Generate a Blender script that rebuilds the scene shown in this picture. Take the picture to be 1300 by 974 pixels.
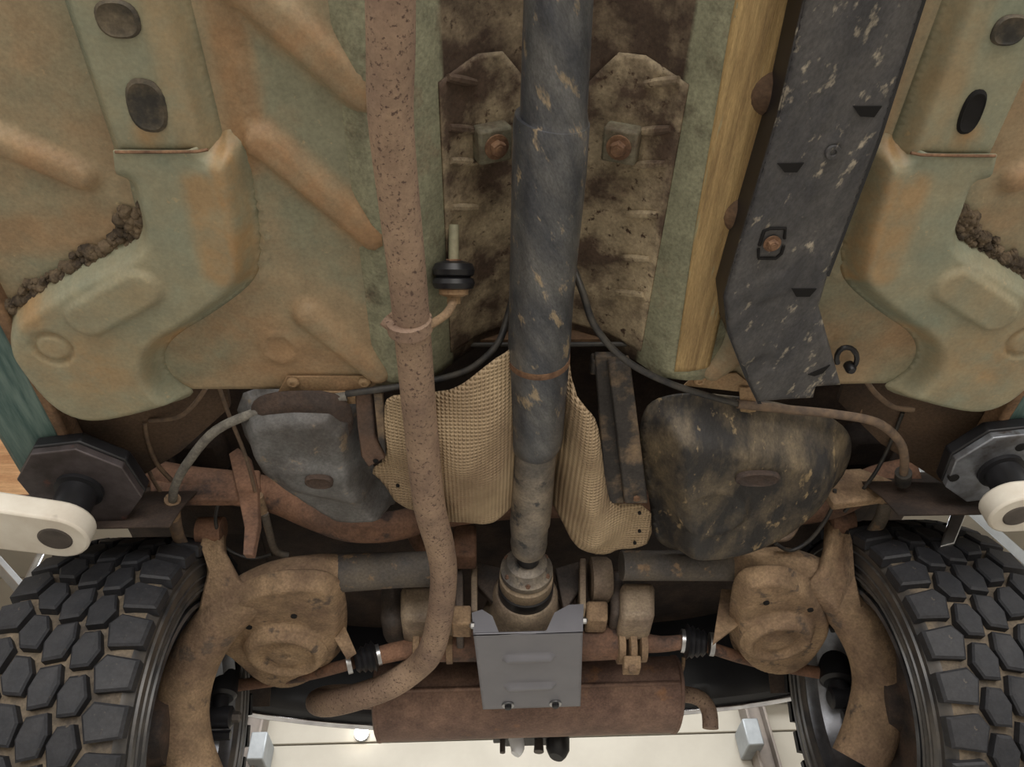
import bpy, math, random
import numpy as np
from mathutils import Vector, Matrix
from mathutils.geometry import delaunay_2d_cdt
random.seed(4); np.random.seed(4)
for o in list(bpy.data.objects): bpy.data.objects.remove(o)
SC = bpy.context.scene; COL = SC.collection

# ------------------------------------------------------------------ camera, world, lights, exposure
FPX, CX, CY = 982.0, 650.0, 487.0
YAW, ROLL, PITCH = (math.radians(a) for a in (3.72, 3.26, 48.36))
CAM = Vector((-0.103, 0.0, 1.0))
_R = Vector((math.cos(YAW), -math.sin(YAW), 0))
FW = Vector((math.sin(YAW)*math.cos(PITCH), math.cos(YAW)*math.cos(PITCH), math.sin(PITCH)))
_U = _R.cross(FW)
RT = _R*math.cos(ROLL) - _U*math.sin(ROLL)
UP = _U*math.cos(ROLL) + _R*math.sin(ROLL)
cd = bpy.data.cameras.new('camera'); co = bpy.data.objects.new('camera', cd); COL.objects.link(co)
cd.sensor_fit = 'HORIZONTAL'; cd.sensor_width = 36; cd.lens = 36*FPX/1300; cd.clip_start = .02
m = Matrix((RT, UP, -FW)).transposed().to_4x4(); m.translation = CAM
co.matrix_world = m; SC.camera = co

w = bpy.data.worlds.new('daylight'); SC.world = w; w.use_nodes = True
bg = w.node_tree.nodes['Background']; bg.inputs[0].default_value = (1.0, .97, .93, 1); bg.inputs[1].default_value = 1.1
SC.view_settings.view_transform = 'Standard'; SC.view_settings.look = 'None'
SC.view_settings.exposure = 0.25; SC.view_settings.gamma = 1; SC.view_settings.use_curve_mapping = False

def area(name, loc, target, sx, sy, power, col):
    l = bpy.data.lights.new(name, 'AREA'); l.shape = 'RECTANGLE'; l.size = sx; l.size_y = sy; l.energy = power; l.color = col
    o = bpy.data.objects.new(name, l); COL.objects.link(o); o.location = loc
    o.rotation_euler = (Vector(target)-Vector(loc)).to_track_quat('-Z', 'Y').to_euler(); return o
# added fill light behind the camera for the underbody, and daylight through the roof lights behind the car
area('front_fill', (0.3, -4.2, 1.9), (0, .6, 1.5), 4.2, 3.4, 190, (1, .96, .90))
area('rooflight_daylight', (0, 4.3, 4.85), (0, 3.6, 1.5), 5, 1.4, 225, (.94, .97, 1))

# ------------------------------------------------------------------ helpers
def P(px, py, Z=None, Y=None, X=None):
    """point of the place seen at a photo pixel, at height Z above the camera, distance Y or offset X"""
    d = FW + RT*((px-CX)/FPX) - UP*((py-CY)/FPX)
    t = Z/d.z if Z is not None else (Y/d.y if Y is not None else (X-CAM.x)/d.x)
    return CAM + d*t
def dep(p): return (Vector(p)-CAM).dot(FW)
def rad(p, wpx): return wpx*.5*dep(p)/FPX

def link(o, parent=None):
    COL.objects.link(o)
    if parent: o.parent = parent
    return o
def thing(name, label, cat, loc, group=None):
    o = bpy.data.objects.new(name, None); COL.objects.link(o); o.location = loc; o.empty_display_size = .05
    tag(o, label, cat, group); return o
def tag(o, label, cat, group=None):
    o['label'] = label; o['category'] = cat
    if group: o['group'] = group
    return o
def origin(o):
    L = Vector((0, 0, 0))
    while o: L = L + o.location; o = o.parent
    return L
class MB:
    def __init__(s): s.v = []; s.f = []; s.sm = []
    def add(s, v, f, smooth=True):
        n = len(s.v); s.v += [Vector(a) for a in v]; s.f += [tuple(i+n for i in q) for q in f]; s.sm += [smooth]*len(f); return s
    def tube(s, pts, rr, seg=14, n=0, flat=None, caps=True):
        pts = [Vector(p) for p in pts]
        if not hasattr(rr, '__len__'): rr = [rr]*len(pts)
        if n: pts, rr = smooth_path(pts, rr, n)
        T = [(pts[min(i+1, len(pts)-1)]-pts[max(i-1, 0)]).normalized() for i in range(len(pts))]
        a = Vector((0, 0, 1)) if abs(T[0].z) < .9 else Vector((1, 0, 0))
        N = (a - T[0]*a.dot(T[0])).normalized(); V = []; F = []
        for i, p in enumerate(pts):
            N = (N - T[i]*N.dot(T[i])).normalized(); B = T[i].cross(N)
            for k in range(seg):
                t = 2*math.pi*k/seg; V.append(p + (N*math.cos(t)*(flat or 1) + B*math.sin(t))*rr[i])
        for i in range(len(pts)-1):
            for k in range(seg):
                k2 = (k+1) % seg; F.append((i*seg+k, i*seg+k2, (i+1)*seg+k2, (i+1)*seg+k))
        s.add(V, F)
        if caps:
            s.add(V[:seg], [tuple(range(seg-1, -1, -1))], False); s.add(V[-seg:], [tuple(range(seg))], False)
        return s
    def lathe(s, o, ax, prof, seg=32, caps=True):
        o = Vector(o); ax = Vector(ax).normalized(); a = Vector((0, 0, 1)) if abs(ax.z) < .9 else Vector((1, 0, 0))
        N = (a-ax*a.dot(ax)).normalized(); B = ax.cross(N); V = []; F = []
        for r, h in prof:
            for k in range(seg):
                t = 2*math.pi*(k+.5)/seg; V.append(o+ax*h+(N*math.cos(t)+B*math.sin(t))*r)
        for i in range(len(prof)-1):
            for k in range(seg):
                k2 = (k+1) % seg; F.append((i*seg+k, i*seg+k2, (i+1)*seg+k2, (i+1)*seg+k))
        s.add(V, F, seg > 8)
        if caps:
            s.add(V[:seg], [tuple(range(seg-1, -1, -1))], False); s.add(V[-seg:], [tuple(range(seg))], False)
        return s
    def box(s, c, ux, uy, uz, sx, sy, sz):
        c = Vector(c); ux = Vector(ux).normalized(); uy = Vector(uy).normalized(); uz = Vector(uz).normalized()
        V = [c+ux*(sx/2*i)+uy*(sy/2*j)+uz*(sz/2*k) for k in (-1, 1) for j in (-1, 1) for i in (-1, 1)]
        return s.add(V, [(0, 2, 3, 1), (4, 5, 7, 6), (0, 1, 5, 4), (2, 6, 7, 3), (0, 4, 6, 2), (1, 3, 7, 5)], False)
    def abox(s, x0, x1, y0, y1, z0, z1):
        return s.box(((x0+x1)/2, (y0+y1)/2, (z0+z1)/2), (1, 0, 0), (0, 1, 0), (0, 0, 1), x1-x0, y1-y0, z1-z0)
    def plate(s, pts, off):
        """flat outline (3-D points) thickened by vector off"""
        pts = [Vector(p) for p in pts]; off = Vector(off); n = len(pts)
        V = pts + [p+off for p in pts]
        return s.add(V, [tuple(range(n)), tuple(range(2*n-1, n-1, -1))] + [(i, i+n, (i+1) % n+n, (i+1) % n) for i in range(n)], False)
    def build(s, name, mat, parent=None, bevel=0, recalc=True, bseg=2):
        me = bpy.data.meshes.new(name); L = origin(parent) if parent else Vector((0, 0, 0))
        me.from_pydata([tuple(v-L) for v in s.v], [], s.f)
        me.polygons.foreach_set('use_smooth', s.sm); me.materials.append(M[mat])
        if recalc:
            import bmesh
            b = bmesh.new(); b.from_mesh(me); bmesh.ops.recalc_face_normals(b, faces=b.faces); b.to_mesh(me); b.free()
        me.set_sharp_from_angle(angle=math.radians(38))
        o = bpy.data.objects.new(name, me); link(o, parent)
        if bevel:
            md = o.modifiers.new('bevel', 'BEVEL'); md.width = bevel; md.segments = bseg; md.limit_method = 'ANGLE'; md.angle_limit = .7
        return o
def smooth_path(pts, rr, n):
    out = []; ro = []
    for i in range(len(pts)-1):
        a, b, c, d = pts[max(i-1, 0)], pts[i], pts[i+1], pts[min(i+2, len(pts)-1)]
        for k in range(n):
            t = k/n; t2 = t*t; t3 = t2*t
            out.append((b*2+(c-a)*t+(a*2-b*5+c*4-d)*t2+(b*3-a-c*3+d)*t3)*.5); ro.append(rr[i]+(rr[i+1]-rr[i])*t)
    return out+[pts[-1]], ro+[rr[-1]]
def ztube(name, mat, parent, pts, wpx, seg=12, n=6, caps=True, const=True):
    """pts: (px, py, height above camera)"""
    q = [P(a, b, Z=c) for a, b, c in pts]
    rr = [rad(p, wpx) for p in q] if not hasattr(wpx, '__len__') else [rad(p, a) for p, a in zip(q, wpx)]
    if const and not hasattr(wpx, '__len__'): rr = [sum(rr)/len(rr)]*len(rr)
    return MB().tube(q, rr, seg, n, caps=caps).build(name, mat, parent)
def ytube(name, mat, parent, pts, wpx, seg=12, n=6, flat=None, const=True):
    """pts: (px, py, distance)"""
    q = [P(a, b, Y=c) for a, b, c in pts]
    rr = [rad(p, wpx) for p in q] if not hasattr(wpx, '__len__') else [rad(p, a) for p, a in zip(q, wpx)]
    if const and not hasattr(wpx, '__len__'): rr = [sum(rr)/len(rr)]*len(rr)
    return MB().tube(q, rr, seg, n, flat).build(name, mat, parent)

# ------------------------------------------------------------------ materials
M = {}
def mat(name, c1, c2, scale=8, rough=.75, metal=0, bump=.0, bscale=60, c3=None, s3=40, t3=.62, lo=.38, hi=.62, stretch=None, rot=0, dirt=None, spec=.4, emit=None, grit=None):
    if grit is None: grit = .26 if bump >= .1 else 0
    mt = bpy.data.materials.new(name); mt.use_nodes = True; nt = mt.node_tree; N = nt.nodes; K = nt.links
    b = N['Principled BSDF']; b.inputs['Roughness'].default_value = rough; b.inputs['Metallic'].default_value = metal
    b.inputs['Specular IOR Level'].default_value = spec
    tc = N.new('ShaderNodeTexCoord'); src = tc.outputs['Object']
    if stretch:
        mp = N.new('ShaderNodeMapping'); mp.inputs['Scale'].default_value = stretch
        if rot:
            m0 = N.new('ShaderNodeMapping'); m0.inputs['Rotation'].default_value = (0, 0, rot); K.new(src, m0.inputs[0]); src = m0.outputs[0]
        K.new(src, mp.inputs[0]); src = mp.outputs[0]
    def noise(sc, det=6):
        n = N.new('ShaderNodeTexNoise'); n.inputs['Scale'].default_value = sc; n.inputs['Detail'].default_value = det; n.inputs['Roughness'].default_value = .62
        K.new(src, n.inputs['Vector']); return n.outputs['Fac']
    def ramp(fac, a, z):
        r = N.new('ShaderNodeMapRange'); r.inputs[1].default_value = a; r.inputs[2].default_value = z; K.new(fac, r.inputs[0]); return r.outputs[0]
    def mix(fac, a, c):
        x = N.new('ShaderNodeMix'); x.data_type = 'RGBA'; K.new(fac, x.inputs[0])
        for sck, v in ((x.inputs[6], a), (x.inputs[7], c)):
            if isinstance(v, tuple): sck.default_value = (*v, 1)
            else: K.new(v, sck)
        return x.outputs[2]
    col = mix(ramp(noise(scale), lo, hi), c1, c2)
    if c3: col = mix(ramp(noise(s3, 4), t3, t3+.08), col, c3)
    if dirt:
        at = N.new('ShaderNodeAttribute'); at.attribute_name = 'dirt'
        mu = N.new('ShaderNodeMath'); mu.operation = 'MULTIPLY'; K.new(at.outputs['Fac'], mu.inputs[0]); K.new(ramp(noise(scale*2.2), .25, .6), mu.inputs[1])
        mu.use_clamp = True; col = mix(mu.outputs[0], col, dirt)
    if grit:
        g1 = N.new('ShaderNodeMapRange'); g1.inputs[1].default_value = .3; g1.inputs[2].default_value = .7; g1.inputs[3].default_value = 1-grit; g1.inputs[4].default_value = 1+grit*.7
        K.new(noise(210, 3), g1.inputs[0]); g2 = N.new('ShaderNodeMapRange'); g2.inputs[1].default_value = .35; g2.inputs[2].default_value = .65; g2.inputs[3].default_value = 1-grit*.8; g2.inputs[4].default_value = 1+grit*.5
        K.new(noise(28, 5), g2.inputs[0]); mm = N.new('ShaderNodeMath'); mm.operation = 'MULTIPLY'; K.new(g1.outputs[0], mm.inputs[0]); K.new(g2.outputs[0], mm.inputs[1])
        vm = N.new('ShaderNodeVectorMath'); vm.operation = 'SCALE'; K.new(col, vm.inputs[0]); K.new(mm.outputs[0], vm.inputs['Scale']); col = vm.outputs[0]
    K.new(col, b.inputs['Base Color'])
    if bump:
        bn = N.new('ShaderNodeBump'); bn.inputs['Strength'].default_value = bump; bn.inputs['Distance'].default_value = .004
        K.new(noise(bscale), bn.inputs['Height']); K.new(bn.outputs[0], b.inputs['Normal'])
    if emit: b.inputs['Emission Color'].default_value = (*emit[0], 1); b.inputs['Emission Strength'].default_value = emit[1]
    M[name] = mt; return mt
def hx(r, g, b, k=.16):
    lin = [((c/255+.055)/1.055)**2.4 if c > 10 else c/255/12.92 for c in (r, g, b)]; g_ = .3*lin[0]+.6*lin[1]+.1*lin[2]
    return tuple(c*(1-k)+g_*k for c in lin)

mat('paint', hx(138, 138, 112), hx(160, 140, 106), 5, .58, bump=.1, bscale=150, lo=.42, hi=.58, grit=.15, dirt=hx(162, 124, 82), c3=hx(178, 158, 118), s3=90, t3=.66)
mat('rail', hx(134, 140, 118), hx(150, 144, 114), 9, .5, bump=.08, bscale=160, grit=.12, dirt=hx(170, 134, 84), c3=hx(172, 156, 118), s3=70, t3=.66)
mat('tunnel', hx(150, 132, 104), hx(78, 62, 50), 9, .8, bump=.25, bscale=140, lo=.36, hi=.54, c3=hx(70, 52, 40), s3=60, t3=.6, dirt=hx(142, 142, 114))
mat('tunnel_plate', hx(170, 152, 120), hx(88, 70, 56), 11, .8, bump=.25, bscale=140, lo=.42, hi=.58, c3=hx(76, 56, 42), s3=70, t3=.6)
mat('wax', hx(186, 154, 94), hx(150, 120, 70), 9, .55, bump=.3, bscale=40, stretch=(9, .6, 1), c3=hx(150, 146, 110), s3=14, t3=.62)
mat('under_dark', hx(74, 58, 48), hx(48, 40, 37), 8, .85, bump=.3, bscale=60)
mat('under_brown', hx(142, 108, 74), hx(96, 72, 52), 6, .85, bump=.25, bscale=70)
mat('under_mid', hx(112, 88, 66), hx(66, 54, 46), 7, .85, bump=.3, bscale=70)
mat('pad_green', hx(126, 122, 100), hx(98, 86, 68), 30, .7, bump=.2)
mat('sill_paint', hx(50, 84, 82), hx(96, 122, 116), 14, .4, stretch=(6, .6, 3))
mat('plug', hx(52, 50, 46), hx(104, 92, 72), 22, .7, bump=.2)
mat('hole_shade', hx(14, 13, 14), hx(22, 20, 20), 10, .9)  # near-black colour stands in for the shade inside holes and slots
mat('rust_edge', hx(146, 108, 76), hx(104, 74, 54), 40, .85, bump=.2)
mat('exhaust', hx(164, 136, 110), hx(138, 112, 94), 12, .7, metal=.1, bump=.12, bscale=150, grit=.14, c3=hx(96, 74, 64), s3=190, t3=.565)
mat('shaft', hx(74, 77, 84), hx(106, 106, 106), 10, .36, metal=.3, bump=.1, bscale=80, c3=hx(158, 140, 112), s3=26, t3=.585, stretch=(2.4, .8, 2.4), rot=.45)
mat('shaft_dusty', hx(112, 106, 100), hx(142, 130, 114), 14, .5, metal=.3, bump=.1, c3=hx(72, 72, 74), s3=30, t3=.6)
mat('black_cover', hx(66, 66, 70), hx(82, 80, 80), 12, .48, bump=.1, bscale=200, c3=hx(158, 148, 130), s3=34, t3=.60, stretch=(1.6, .8, 1), rot=-.3)
mat('tank_grey', hx(112, 112, 112), hx(86, 82, 80), 9, .5, metal=.15, bump=.15, c3=hx(132, 116, 96), s3=30, t3=.6)
mat('tank_under', hx(84, 66, 56), hx(64, 54, 50), 30, .8, bump=.6, bscale=160)
mat('tank_black', hx(46, 44, 44), hx(124, 108, 82), 12, .5, bump=.25, bscale=120, lo=.44, hi=.74, stretch=(1.6, .7, 1), c3=hx(152, 130, 92), s3=34, t3=.62)
mat('strap', hx(60, 56, 54), hx(128, 106, 80), 16, .7, bump=.2, lo=.48, hi=.64)
mat('strap_brown', hx(112, 84, 66), hx(70, 58, 52), 14, .7, bump=.2)
mat('bracket_tan', hx(176, 146, 104), hx(148, 116, 80), 14, .75, bump=.2)
mat('rust', hx(164, 134, 98), hx(126, 100, 76), 9, .85, bump=.7, bscale=130, c3=hx(100, 84, 70), s3=24, t3=.59)
mat('rust_red', hx(138, 98, 72), hx(100, 74, 60), 9, .85, bump=.35, bscale=90, c3=hx(76, 60, 54), s3=18, t3=.58)
mat('arm_dark', hx(106, 96, 84), hx(72, 68, 66), 14, .7, bump=.3, bscale=110, c3=hx(134, 108, 80), s3=30, t3=.6)
mat('muffler', hx(142, 110, 92), hx(116, 88, 76), 8, .55, metal=.35, bump=.15, c3=hx(160, 112, 72), s3=9, t3=.64)
mat('diff', hx(98, 84, 74), hx(70, 64, 62), 12, .65, metal=.1, bump=.2)
mat('diff_tan', hx(158, 138, 112), hx(122, 104, 88), 10, .65, bump=.15)
mat('rubber', hx(24, 24, 27), hx(34, 34, 38), 20, .38)
mat('cable_black', hx(46, 46, 48), hx(72, 68, 62), 40, .5)
mat('cable_grey', hx(132, 128, 118), hx(104, 100, 94), 60, .6, bump=.2, bscale=200)
mat('line_tan', hx(132, 108, 84), hx(100, 84, 72), 50, .7)
mat('skid', hx(124, 124, 132), hx(118, 118, 126), 10, .42, metal=.2, spec=.5)
mat('tyre', hx(78, 70, 62), hx(128, 112, 90), 16, .8, bump=.2)
mat('tread', hx(34, 36, 42), hx(46, 46, 50), 20, .62, c3=hx(96, 84, 70), s3=50, t3=.66, bump=.15)
mat('sidewall', hx(50, 50, 52), hx(80, 74, 68), 20, .36, spec=.6)
mat('rim', hx(120, 124, 132), hx(84, 84, 88), 14, .28, metal=.75)
mat('brake', hx(48, 44, 44), hx(84, 66, 54), 16, .7, bump=.2)
mat('white_paint', hx(226, 220, 206), hx(208, 198, 182), 10, .5, c3=hx(92, 78, 64), s3=9, t3=.66)
mat('arm_grey', hx(158, 150, 136), hx(136, 126, 112), 10, .6)
mat('pad_dark', hx(92, 84, 86), hx(66, 58, 58), 18, .45, metal=.4, c3=hx(118, 74, 62), s3=16, t3=.62)
mat('pad_zinc', hx(150, 156, 166), hx(110, 110, 114), 20, .35, metal=.6, c3=hx(86, 74, 66), s3=18, t3=.6)
mat('steel_pin', hx(104, 96, 90), hx(84, 78, 74), 20, .5, metal=.5)
mat('steel', hx(196, 198, 200), hx(160, 160, 162), 20, .28, metal=.9)
mat('chrome', hx(220, 222, 226), hx(190, 190, 196), 20, .12, metal=1)
mat('bumper', hx(26, 27, 30), hx(36, 36, 40), 12, .3)
mat('wood', hx(206, 158, 104), hx(176, 124, 74), 5, .7, stretch=(.4, .4, 5), bump=.1)
mat('wood_dark', hx(134, 94, 66), hx(104, 72, 52), 5, .75, stretch=(.4, .4, 5))
mat('cream', hx(172, 164, 148), hx(164, 156, 140), 2, .6)
mat('cream_roof', hx(180, 174, 162), hx(172, 166, 154), 2, .7)
mat('post', hx(134, 122, 110), hx(116, 106, 98), 6, .5, metal=.2)
mat('post_grey', hx(150, 154, 156), hx(132, 136, 138), 6, .45, metal=.3)
mat('concrete', hx(188, 180, 166), hx(168, 160, 148), 3, .6, bump=.05)
mat('lamp_glow', hx(255, 250, 240), hx(255, 250, 240), 3, .5, emit=((1, .97, .9), 12))
mat('glass_white', hx(236, 240, 244), hx(226, 230, 236), 6, .25)
mat('mud', hx(116, 98, 74), hx(66, 56, 46), 40, .95, bump=.6, bscale=160)
# woven heat shield: fine relief only
mat('shield', hx(190, 164, 126), hx(158, 132, 100), 7, .6, metal=.2)
def weave():
    mt = M['shield']; nt = mt.node_tree; N = nt.nodes; K = nt.links; b = N['Principled BSDF']
    tc = N.new('ShaderNodeTexCoord'); hs = []
    for dr in ('X', 'Y'):
        wv = N.new('ShaderNodeTexWave'); wv.bands_direction = dr; wv.inputs['Scale'].default_value = 52; wv.inputs['Distortion'].default_value = .25
        K.new(tc.outputs['Object'], wv.inputs['Vector']); hs.append(wv.outputs['Fac'])
    mu = N.new('ShaderNodeMath'); mu.operation = 'MULTIPLY'; K.new(hs[0], mu.inputs[0]); K.new(hs[1], mu.inputs[1])
    bn = N.new('ShaderNodeBump'); bn.inputs['Strength'].default_value = .9; bn.inputs['Distance'].default_value = .004
    K.new(mu.outputs[0], bn.inputs['Height']); K.new(bn.outputs[0], b.inputs['Normal'])
weave()

# ------------------------------------------------------------------ pressed sheet panels
def seg_dist(x, y, poly):
    d = np.full(x.shape, 1e9)
    for (ax, ay), (bx, by) in zip(poly, poly[1:]+poly[:1]):
        ex, ey = bx-ax, by-ay; L = ex*ex+ey*ey+1e-12
        t = np.clip(((x-ax)*ex+(y-ay)*ey)/L, 0, 1); d = np.minimum(d, np.hypot(x-ax-t*ex, y-ay-t*ey))
    return d
def inside(x, y, poly):
    r = np.zeros(x.shape, bool)
    for (ax, ay), (bx, by) in zip(poly, poly[1:]+poly[:1]):
        c = ((ay > y) != (by > y)); r ^= c & (x < (bx-ax)*(y-ay)/((by-ay) if by != ay else 1e-12)+ax)
    return r
def sst(t): t = np.clip(t, 0, 1); return t*t*(3-2*t)
def ridge(p0, p1, r, h, soft=.6, dirt=0):
    """raised (h>0: towards the ground) bead between two plan points"""
    def fn(x, y):
        (ax, ay), (bx, by) = p0, p1; ex, ey = bx-ax, by-ay; L = ex*ex+ey*ey+1e-12
        t = np.clip(((x-ax)*ex+(y-ay)*ey)/L, 0, 1); d = np.hypot(x-ax-t*ex, y-ay-t*ey)
        k = 1-sst((d-r*(1-soft))/(r*soft)); return -h*k, dirt*(1-sst((d-r*.5)/(r*1.0)))
    return fn
def ring(p, r, wd, h, dirt=0):
    def fn(x, y):
        d = np.abs(np.hypot(x-p[0], y-p[1])-r); k = 1-sst(d/wd); return -h*k, dirt*k
    return fn
def blob(p, r, dirt):
    def fn(x, y): return 0*x, dirt*(1-sst(np.hypot(x-p[0], y-p[1])/r))
    return fn
def chaikin(poly, n):
    for _ in range(n):
        q = []
        for (a, b), (c, d) in zip(poly, poly[1:]+poly[:1]): q += [(a*.75+c*.25, b*.75+d*.25), (a*.25+c*.75, b*.25+d*.75)]
        poly = q
    return poly
def xy(px, py, Z): p = P(px, py, Z=Z); return (p.x, p.y)
def panel(name, matn, parent, poly, Z, feats=(), wall=None, res=.009, cha=1, zfun=None, mirror=False, thick=.003, only=None, wmask=None):
    """sheet with plan outline poly (metres) at height Z above camera; wall=(width, rise): the rim stands rise higher"""
    poly = chaikin([tuple(p) for p in poly], cha); B = []
    for (ax, ay), (bx, by) in zip(poly, poly[1:]+poly[:1]):
        n = max(1, int(math.hypot(bx-ax, by-ay)/res)); B += [(ax+(bx-ax)*k/n, ay+(by-ay)*k/n) for k in range(n)]
    xs = np.array([b[0] for b in B]); ys = np.array([b[1] for b in B])
    gx, gy = np.meshgrid(np.arange(xs.min(), xs.max(), res), np.arange(ys.min(), ys.max(), res*.87))
    gx[::2] += res/2; gx = gx.ravel(); gy = gy.ravel()
    k = inside(gx, gy, poly); gx, gy = gx[k], gy[k]; k = seg_dist(gx, gy, poly) > res*.5; gx, gy = gx[k], gy[k]
    pts = [Vector(b) for b in B]+[Vector((float(a), float(b))) for a, b in zip(gx, gy)]; nb = len(B)
    r = delaunay_2d_cdt(pts, [(i, (i+1) % nb) for i in range(nb)], [], 1, 1e-6)
    x = np.array([v[0] for v in r[0]]); y = np.array([v[1] for v in r[0]])
    z = np.full(x.shape, float(Z)); dirt = np.zeros(x.shape)
    if zfun: z = z + zfun(x, y)
    if wall: z += wall[1]*(1-sst(seg_dist(x, y, poly)/wall[0]))*(wmask(x, y) if wmask else 1)
    for fn in feats: a, b = fn(x, y); z += a; dirt = np.maximum(dirt, b)
    out = []
    for s in ((1, -1) if mirror else (1,)):
        if only and s != only: continue
        L = origin(parent) if parent else Vector((0, 0, 0))
        me = bpy.data.meshes.new(name)
        F = []
        for f in r[2]:
            a, b, c = f[:3]; cr = (x[b]-x[a])*(y[c]-y[a])-(y[b]-y[a])*(x[c]-x[a])
            F.append(tuple(f) if (cr < 0) == (s > 0) else tuple(reversed(f)))
        me.from_pydata([(s*a-L.x, b-L.y, c+1-L.z) for a, b, c in zip(x, y, z)], [], F)
        me.polygons.foreach_set('use_smooth', [True]*len(F)); me.materials.append(M[matn])
        at = me.attributes.new('dirt', 'FLOAT', 'POINT'); at.data.foreach_set('value', dirt.astype(np.float32))
        o = bpy.data.objects.new(name, me); link(o, parent)
        md = o.modifiers.new('thickness', 'SOLIDIFY'); md.thickness = thick; md.offset = -1
        out.append(o)
    return out
def bolt(name, matn, parent, p, ax, r, h=None, washer=True):
    """hexagon head, optionally on a washer; ax points out of the surface"""
    h = h or r*.9; b = MB()
    if washer: b.lathe(p, ax, [(r*1.55, 0), (r*1.55, r*.25)], 20)
    b.lathe(Vector(p)+Vector(ax).normalized()*(r*.2 if washer else 0), ax, [(r, 0), (r, h*.8), (r*.85, h)], 6)
    b.lathe(Vector(p)+Vector(ax).normalized()*(h), ax, [(r*.55, 0), (r*.5, h*.35)], 12)
    return b.build(name, matn, parent)
DOWN = Vector((0, 0, -1))

# ================================================================== SETTING
def struct(o): o['kind'] = 'structure'; return o
fl = struct(MB().abox(-5.5, 5.5, -4, 6.2, -.2, 0).build('floor', 'concrete'))
wr = bpy.data.objects.new('wall_rear', None); COL.objects.link(wr); wr.location = (0, 6, 0); struct(wr)
for i in range(10):                                                   # long horizontal wall panels with open joints
    MB().abox(-5.5, 5.5, 6, 6.08, i*.52+.006, i*.52+.514).build('panel', 'cream', wr, .006)
MB().abox(-5.5, 5.5, 6.05, 6.2, 0, 5.2).build('backing', 'post', wr)
wl = bpy.data.objects.new('wall_left', None); COL.objects.link(wl); wl.location = (-4.6, 2, 0); struct(wl)
for i in range(10): MB().abox(-4.68, -4.6, -1, 6, i*.52+.006, i*.52+.514).build('panel', 'cream', wl, .006)
MB().abox(-4.8, -4.66, -1, 6, 0, 5.2).build('backing', 'post', wl)
wg = bpy.data.objects.new('wall_right', None); COL.objects.link(wg); wg.location = (4.6, 2, 0); struct(wg)
for i in range(10): MB().abox(4.6, 4.68, -1, 6, i*.52+.006, i*.52+.514).build('panel', 'cream', wg, .006)
MB().abox(4.66, 4.8, -1, 6, 0, 5.2).build('backing', 'post', wg)
# roof with an open rooflight band over Y 3.6..5
ce = bpy.data.objects.new('ceiling', None); COL.objects.link(ce); ce.location = (0, 2, 5.2); struct(ce)
MB().abox(-4.8, 4.8, -1, 3.5, 5.2, 5.3).build('roof_sheet', 'cream_roof', ce); MB().abox(-4.8, 4.8, 5.1, 6.2, 5.2, 5.3).build('roof_sheet', 'cream_roof', ce)
w1 = bpy.data.objects.new('window_1', None); COL.objects.link(w1); w1.location = (0, 4.3, 5.22); struct(w1)
for k in range(8): MB().abox(-4.8+k*1.2+.02, -4.8+k*1.2+1.18, 3.5, 5.1, 5.22, 5.235).build('pane', 'glass_white', w1, .003)
for k in range(9): MB().abox(-4.8+k*1.2-.02, -4.8+k*1.2+.02, 3.48, 5.12, 5.19, 5.25).build('glazing_bar', 'post_grey', w1, .003)
def steel_post(x, label, wd=.16):
    t = thing('steel_post', label, 'post', (x, 5.9, 0), 'steel posts on the rear wall')
    b = MB().abox(x-wd/2, x-wd/2+.02, 5.82, 5.99, 0, 5.2).abox(x+wd/2-.02, x+wd/2, 5.82, 5.99, 0, 5.2).abox(x-wd/2+.02, x+wd/2-.02, 5.9, 5.92, 0, 5.2)
    b.build('web', 'post', t, .003)
    sgn = 1 if x < 0 else -1
    MB().abox(x+sgn*.1-.06, x+sgn*.1+.06, 5.72, 5.99, 3.42, 3.62).build('bracket', 'post_grey', t, .01)
    return t
steel_post(-1.83, 'brown steel post with grey bracket seen beside left tyre at bottom')
steel_post(2.02, 'brown steel post with grey bracket seen left of right tyre at bottom')
t = thing('wall_rail', 'grey horizontal steel rail across cream wall beside right tyre', 'rail', (3.3, 5.9, 3.9))
MB().abox(2.12, 4.5, 5.86, 5.98, 3.85, 3.95).build('beam', 'post_grey', t, .006)
for x in (2.4, 3.3, 4.2): MB().abox(x-.03, x+.03, 5.84, 5.99, 3.8, 4.0).build('clip', 'post_grey', t, .004)
t = thing('wall_lamp', 'small glowing round lamp on the cream rear wall', 'lamp', (-1.02, 5.98, 3.69))
MB().lathe((-1.02, 5.99, 3.69), (0, -1, 0), [(.05, 0), (.05, .02), (.04, .035)], 20).build('base', 'post_grey', t)
MB().lathe((-1.02, 5.955, 3.69), (0, -1, 0), [(.052, 0), (.05, .03), (.03, .05), (.01, .056)], 20).build('bulb', 'lamp_glow', t)

# ================================================================== LEFT AND RIGHT OF THE CAR IN THE WORKSHOP
t = thing('plywood_sheet', 'orange plywood sheet on the wall behind the left lift pad', 'plywood', (-3.4, 2.6, 2.6))
zb = P(20, 640, Y=2.6).z; xr = P(70, 640, Y=2.6).x
MB().abox(-4.6, xr, 2.6, 2.62, zb, zb+1.0).build('board', 'wood', t, .002)
MB().abox(-4.6, xr, 2.56, 2.60, zb-.02, zb+.02).build('edge_batten', 'wood_dark', t, .003)
pp_ = P(95, 850, Y=3.45)
rk = thing('timber_rack', 'steel rack post standing behind the left tyre', 'rack', (pp_.x, 3.5, 0))
MB().abox(pp_.x-.04, pp_.x+.04, 3.46, 3.54, 0, P(70, 800, Y=3.4).z).build('post', 'post_grey', rk, .004)
MB().abox(pp_.x-.1, pp_.x+.1, 3.4, 3.6, 0, .012).build('foot_plate', 'post_grey', rk, .003)
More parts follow.
